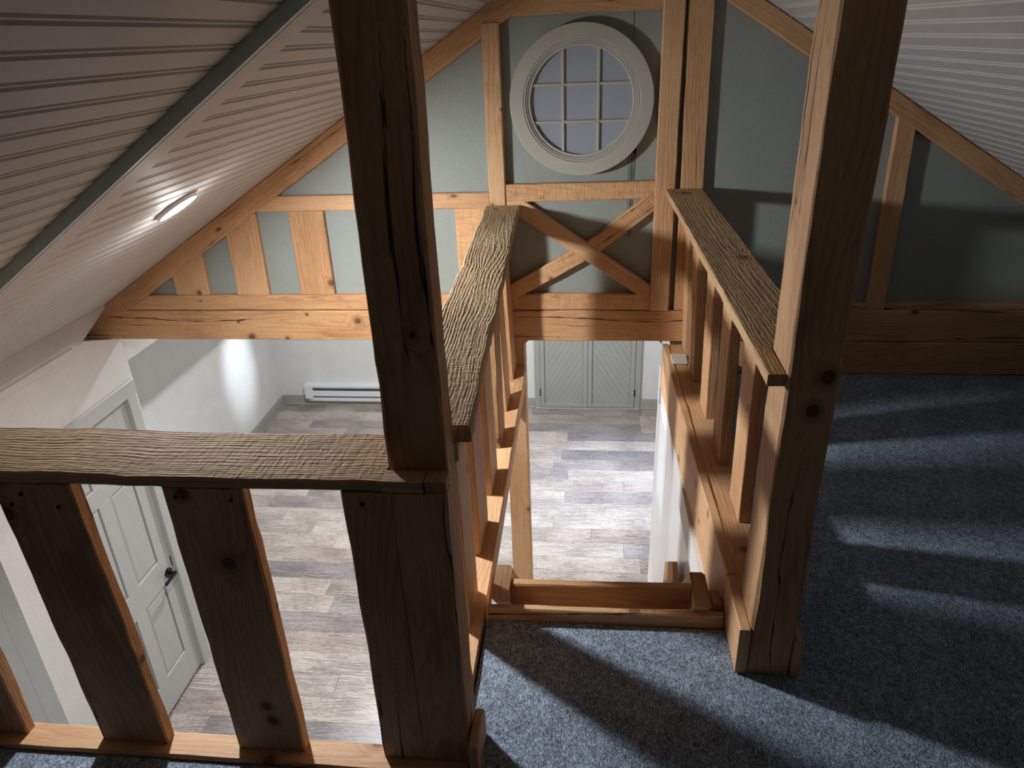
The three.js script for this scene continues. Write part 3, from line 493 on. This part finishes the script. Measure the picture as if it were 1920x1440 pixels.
{
  const zf = ZF + 0.002, top = FL + 2.06;
  const cs = struct('trim_6', 'grey casing around the closet doors', 'trim', [0, FL, ZF]);
  part('casing', box(-0.605, -0.541, FL, top, zf, zf + 0.022, 0.003), MP.closet, cs); part('casing', box(0.511, 0.575, FL, top, zf, zf + 0.022, 0.003), MP.closet, cs); part('head_casing', box(-0.605, 0.575, top, top + 0.07, zf, zf + 0.022, 0.003), MP.closet, cs);
  part('threshold', box(-0.605, 0.575, FL, FL + 0.014, zf, zf + 0.05, 0.004), MP.closet, cs);
  [[-0.539, -0.012, 1, 'grey closet door with diagonal boards leaning right'], [-0.009, 0.509, -1, 'grey closet door with diagonal boards leaning left']].forEach(([a, b, s, lab], n) => {
    const d = struct('door_' + (n + 2), lab, 'door', [(a + b) / 2, FL, ZF]); const y0 = FL + 0.018, y1 = top - 0.004, sw = 0.048;
    part('back_panel', box(a + 0.01, b - 0.01, y0 + 0.01, y1 - 0.01, zf, zf + 0.008), MP.closet, d);
    part('stile', box(a, a + sw, y0, y1, zf, zf + 0.03, 0.003), MP.closet, d); part('stile', box(b - sw, b, y0, y1, zf, zf + 0.03, 0.003), MP.closet, d);
    part('rail', box(a + sw, b - sw, y0, y0 + 0.05, zf, zf + 0.03, 0.003), MP.closet, d); part('rail', box(a + sw, b - sw, y1 - 0.06, y1, zf, zf + 0.03, 0.003), MP.closet, d);
    const xa = a + sw + 0.002, xb = b - sw - 0.002, ya = y0 + 0.052, yb = y1 - 0.062, nx = Math.sin(1.02), ny = -s * Math.cos(1.02), step = 0.056;   // boards at a slope of about sixty degrees
    const clip = (pl, f) => { const o = []; for (let i = 0; i < pl.length; i++) { const p = pl[i], q = pl[(i + 1) % pl.length], fp = f(p), fq = f(q); if (fp >= 0) o.push(p); if (fp * fq < 0) { const t = fp / (fp - fq); o.push([p[0] + (q[0] - p[0]) * t, p[1] + (q[1] - p[1]) * t]); } } return o; };
    const ds = [[xa, ya], [xb, ya], [xb, yb], [xa, yb]].map(p => p[0] * nx + p[1] * ny), d0 = Math.min(...ds), d1 = Math.max(...ds);
    for (let k = d0; k < d1; k += step) { let pl = [[xa, ya], [xb, ya], [xb, yb], [xa, yb]]; pl = clip(pl, p => p[0] * nx + p[1] * ny - k - 0.0005); pl = clip(pl, p => k + step - 0.0005 - p[0] * nx - p[1] * ny); if (pl.length > 2) { let ar = 0; for (let i = 0; i < pl.length; i++) { const p = pl[i], q = pl[(i + 1) % pl.length]; ar += p[0] * q[1] - p[1] * q[0]; } if (Math.abs(ar) > 0.0008) part('slat', plate(pl, zf + 0.008, zf + 0.017, [], 1, 0.0012), MP.closet, d); } }
    const hx = n ? 0.510 : -0.540; for (const y of [FL + 0.16, FL + 1.8]) part('hinge', box(hx - 0.006, hx + 0.006, y, y + 0.085, zf + 0.022, zf + 0.034, 0.002), MP.black, d, 'black hinge');
  });
}
function baseboard(name, label, geos) { const b = struct(name, label, 'baseboard', [geos[0][0], FL, geos[0][4]]); for (const g of geos) { part('board', box(...g, 0.003), MP.trim, b); } return b; }
{
  const b = baseboard('baseboard_back', 'taupe baseboard along the end wall of the lower room', [[XF, -0.605, FL, FL + 0.105, ZF, ZF + 0.014], [0.575, XR, FL, FL + 0.105, ZF, ZF + 0.014]]);
  part('cap_moulding', box(XF, -0.605, FL + 0.105, FL + 0.12, ZF, ZF + 0.009, 0.003), MP.trim, b); part('cap_moulding', box(0.575, XR, FL + 0.105, FL + 0.12, ZF, ZF + 0.009, 0.003), MP.trim, b);
  part('shoe_moulding', box(XF, -0.605, FL, FL + 0.018, ZF + 0.014, ZF + 0.028, 0.006), MP.trim, b); part('shoe_moulding', box(0.575, XR, FL, FL + 0.018, ZF + 0.014, ZF + 0.028, 0.006), MP.trim, b);
  const l = baseboard('baseboard_left', 'taupe baseboard along the far left wall', [[XF, XF + 0.014, FL, FL + 0.105, ZF + 0.03, -3.63]]);
  part('cap_moulding', box(XF, XF + 0.009, FL + 0.105, FL + 0.12, ZF + 0.03, -3.63, 0.003), MP.trim, l); part('shoe_moulding', box(XF + 0.014, XF + 0.028, FL, FL + 0.018, ZF + 0.03, -3.63, 0.006), MP.trim, l);
}
{
  const h = thing('baseboard_heater', 'long white electric baseboard heater on the end wall', 'heater', [-2.5, FL + 0.09, ZF]);
  const a = -3.285, b = -1.72, y0 = FL + 0.075, y1 = FL + 0.285, z = ZF + 0.016;
  part('back_plate', box(a, b, y0, y1, z - 0.015, z), MP.heater, h);
  part('top_cover', box(a, b, y1 - 0.035, y1, z, z + 0.065, 0.004), MP.heater, h);
  part('front_cover', box(a, b, y0 + 0.07, y1 - 0.075, z + 0.045, z + 0.068, 0.004), MP.heater, h);
  part('lower_lip', box(a + 0.03, b - 0.03, y0, y0 + 0.042, z + 0.02, z + 0.05, 0.004), MP.heater, h);
  part('end_cap', box(a - 0.004, a + 0.09, y0 + 0.035, y1 - 0.001, z + 0.002, z + 0.0695, 0.004), MP.heater, h); part('end_cap', box(b - 0.09, b + 0.004, y0 + 0.035, y1 - 0.001, z + 0.002, z + 0.0695, 0.004), MP.heater, h);
  part('grille', box(a + 0.09, b - 0.09, y0 + 0.04, y1 - 0.036, z + 0.001, z + 0.02), new THREE.MeshStandardMaterial({ color: 0x8f949c, roughness: 0.5, metalness: 0.4 }), h, 'grey heating fins behind the slots');
}

// ---------------------------------------------------------------- lamps: slim round downlights set in the sloping ceiling
function downlight(label, p, n, power, color, o = {}) {
  const N = new THREE.Vector3(...n).normalize(), t = thing('downlight', label, 'lamp', p, o.group), q = new THREE.Quaternion().setFromUnitVectors(new THREE.Vector3(0, -1, 0), N), C0 = new THREE.Vector3(...p);
  const put = (g, h) => { g.translate(0, -h, 0); g.applyQuaternion(q); g.translate(C0.x, C0.y, C0.z); return g; };
  const hb = o.body || 0.006, r = o.r || 0.078, prof = [[r, 0.0], [r + 0.012, 0.0], [r + 0.012, hb - 0.004], [r + 0.008, hb + 0.001], [r + 0.002, hb + 0.001], [r, hb - 0.002], [r, 0]].map(([a, b]) => new THREE.Vector2(a, -b));
  part('trim_ring', put(new THREE.LatheGeometry(prof, 48), 0), MP.heater, t);
  part('lens', put(new THREE.CylinderGeometry(r, r, 0.003, 48), hb - 0.0035), MP.lens, t);
  const col = new THREE.Color().setRGB(...color);
  if (o.spot) {
    const s = new THREE.SpotLight(col, power, 0, o.spot, o.blend ?? 0.8, 2); s.position.copy(C0).addScaledVector(N, hb + 0.02); s.target.position.set(...o.aim); s.castShadow = true; s.shadow.radius = 3; scene.add(s, s.target);
  } else {
    const a = r * 1.77, L = new THREE.RectAreaLight(col, power, a, a); L.position.copy(C0).addScaledVector(N, hb + (o.out || 0.003)); L.lookAt(C0.clone().addScaledVector(N, 1)); scene.add(L);
    if (o.dome) { const q2 = new THREE.PointLight(col, o.dome, 0, 2); q2.position.copy(C0).addScaledVector(N, 0.06); q2.castShadow = true; q2.shadow.radius = 2; scene.add(q2); }   // light spilling sideways out of the proud lens
  }
  return t;
}
const NL = [0.534, -0.845, 0], NR = [-0.533, -0.846, 0], onL = (x, z) => [x, roofL(x) , z], onR = (x, z) => [x, roofR(x), z];
downlight('glowing round downlight in the left ceiling slope near the gable', onL(-1.425, -2.42), NL, 440, [0.975, 0.985, 1], { body: 0.014, r: 0.068, out: 0.016, dome: 0.07 });
downlight('round downlight in the left slope beyond the gable', [-1.815, roofL(-1.815) + 0.014, -5.2], NL, 800, [0.96, 0.985, 1]);
downlight('narrow beam downlight in the left slope near the end wall', [-1.83, roofL(-1.83) + 0.014, -6.65], NL, 17, [0.82, 0.9, 1], { spot: 0.15, blend: 1, aim: [XF, -1.35, -6.60] });
downlight('narrow beam downlight in the right slope over the far floor', [0.75, roofR(0.75) + 0.014, -5.7], NR, 27, [0.66, 0.78, 1], { spot: 0.34, blend: 0.9, aim: [0.15, FL, -5.75] });
downlight('round downlight under the loft floor beside the return wall', [-2.2, -0.2, -0.7], [0, -1, 0], 120, [0.95, 0.99, 1]);

renderer.render(scene, camera);
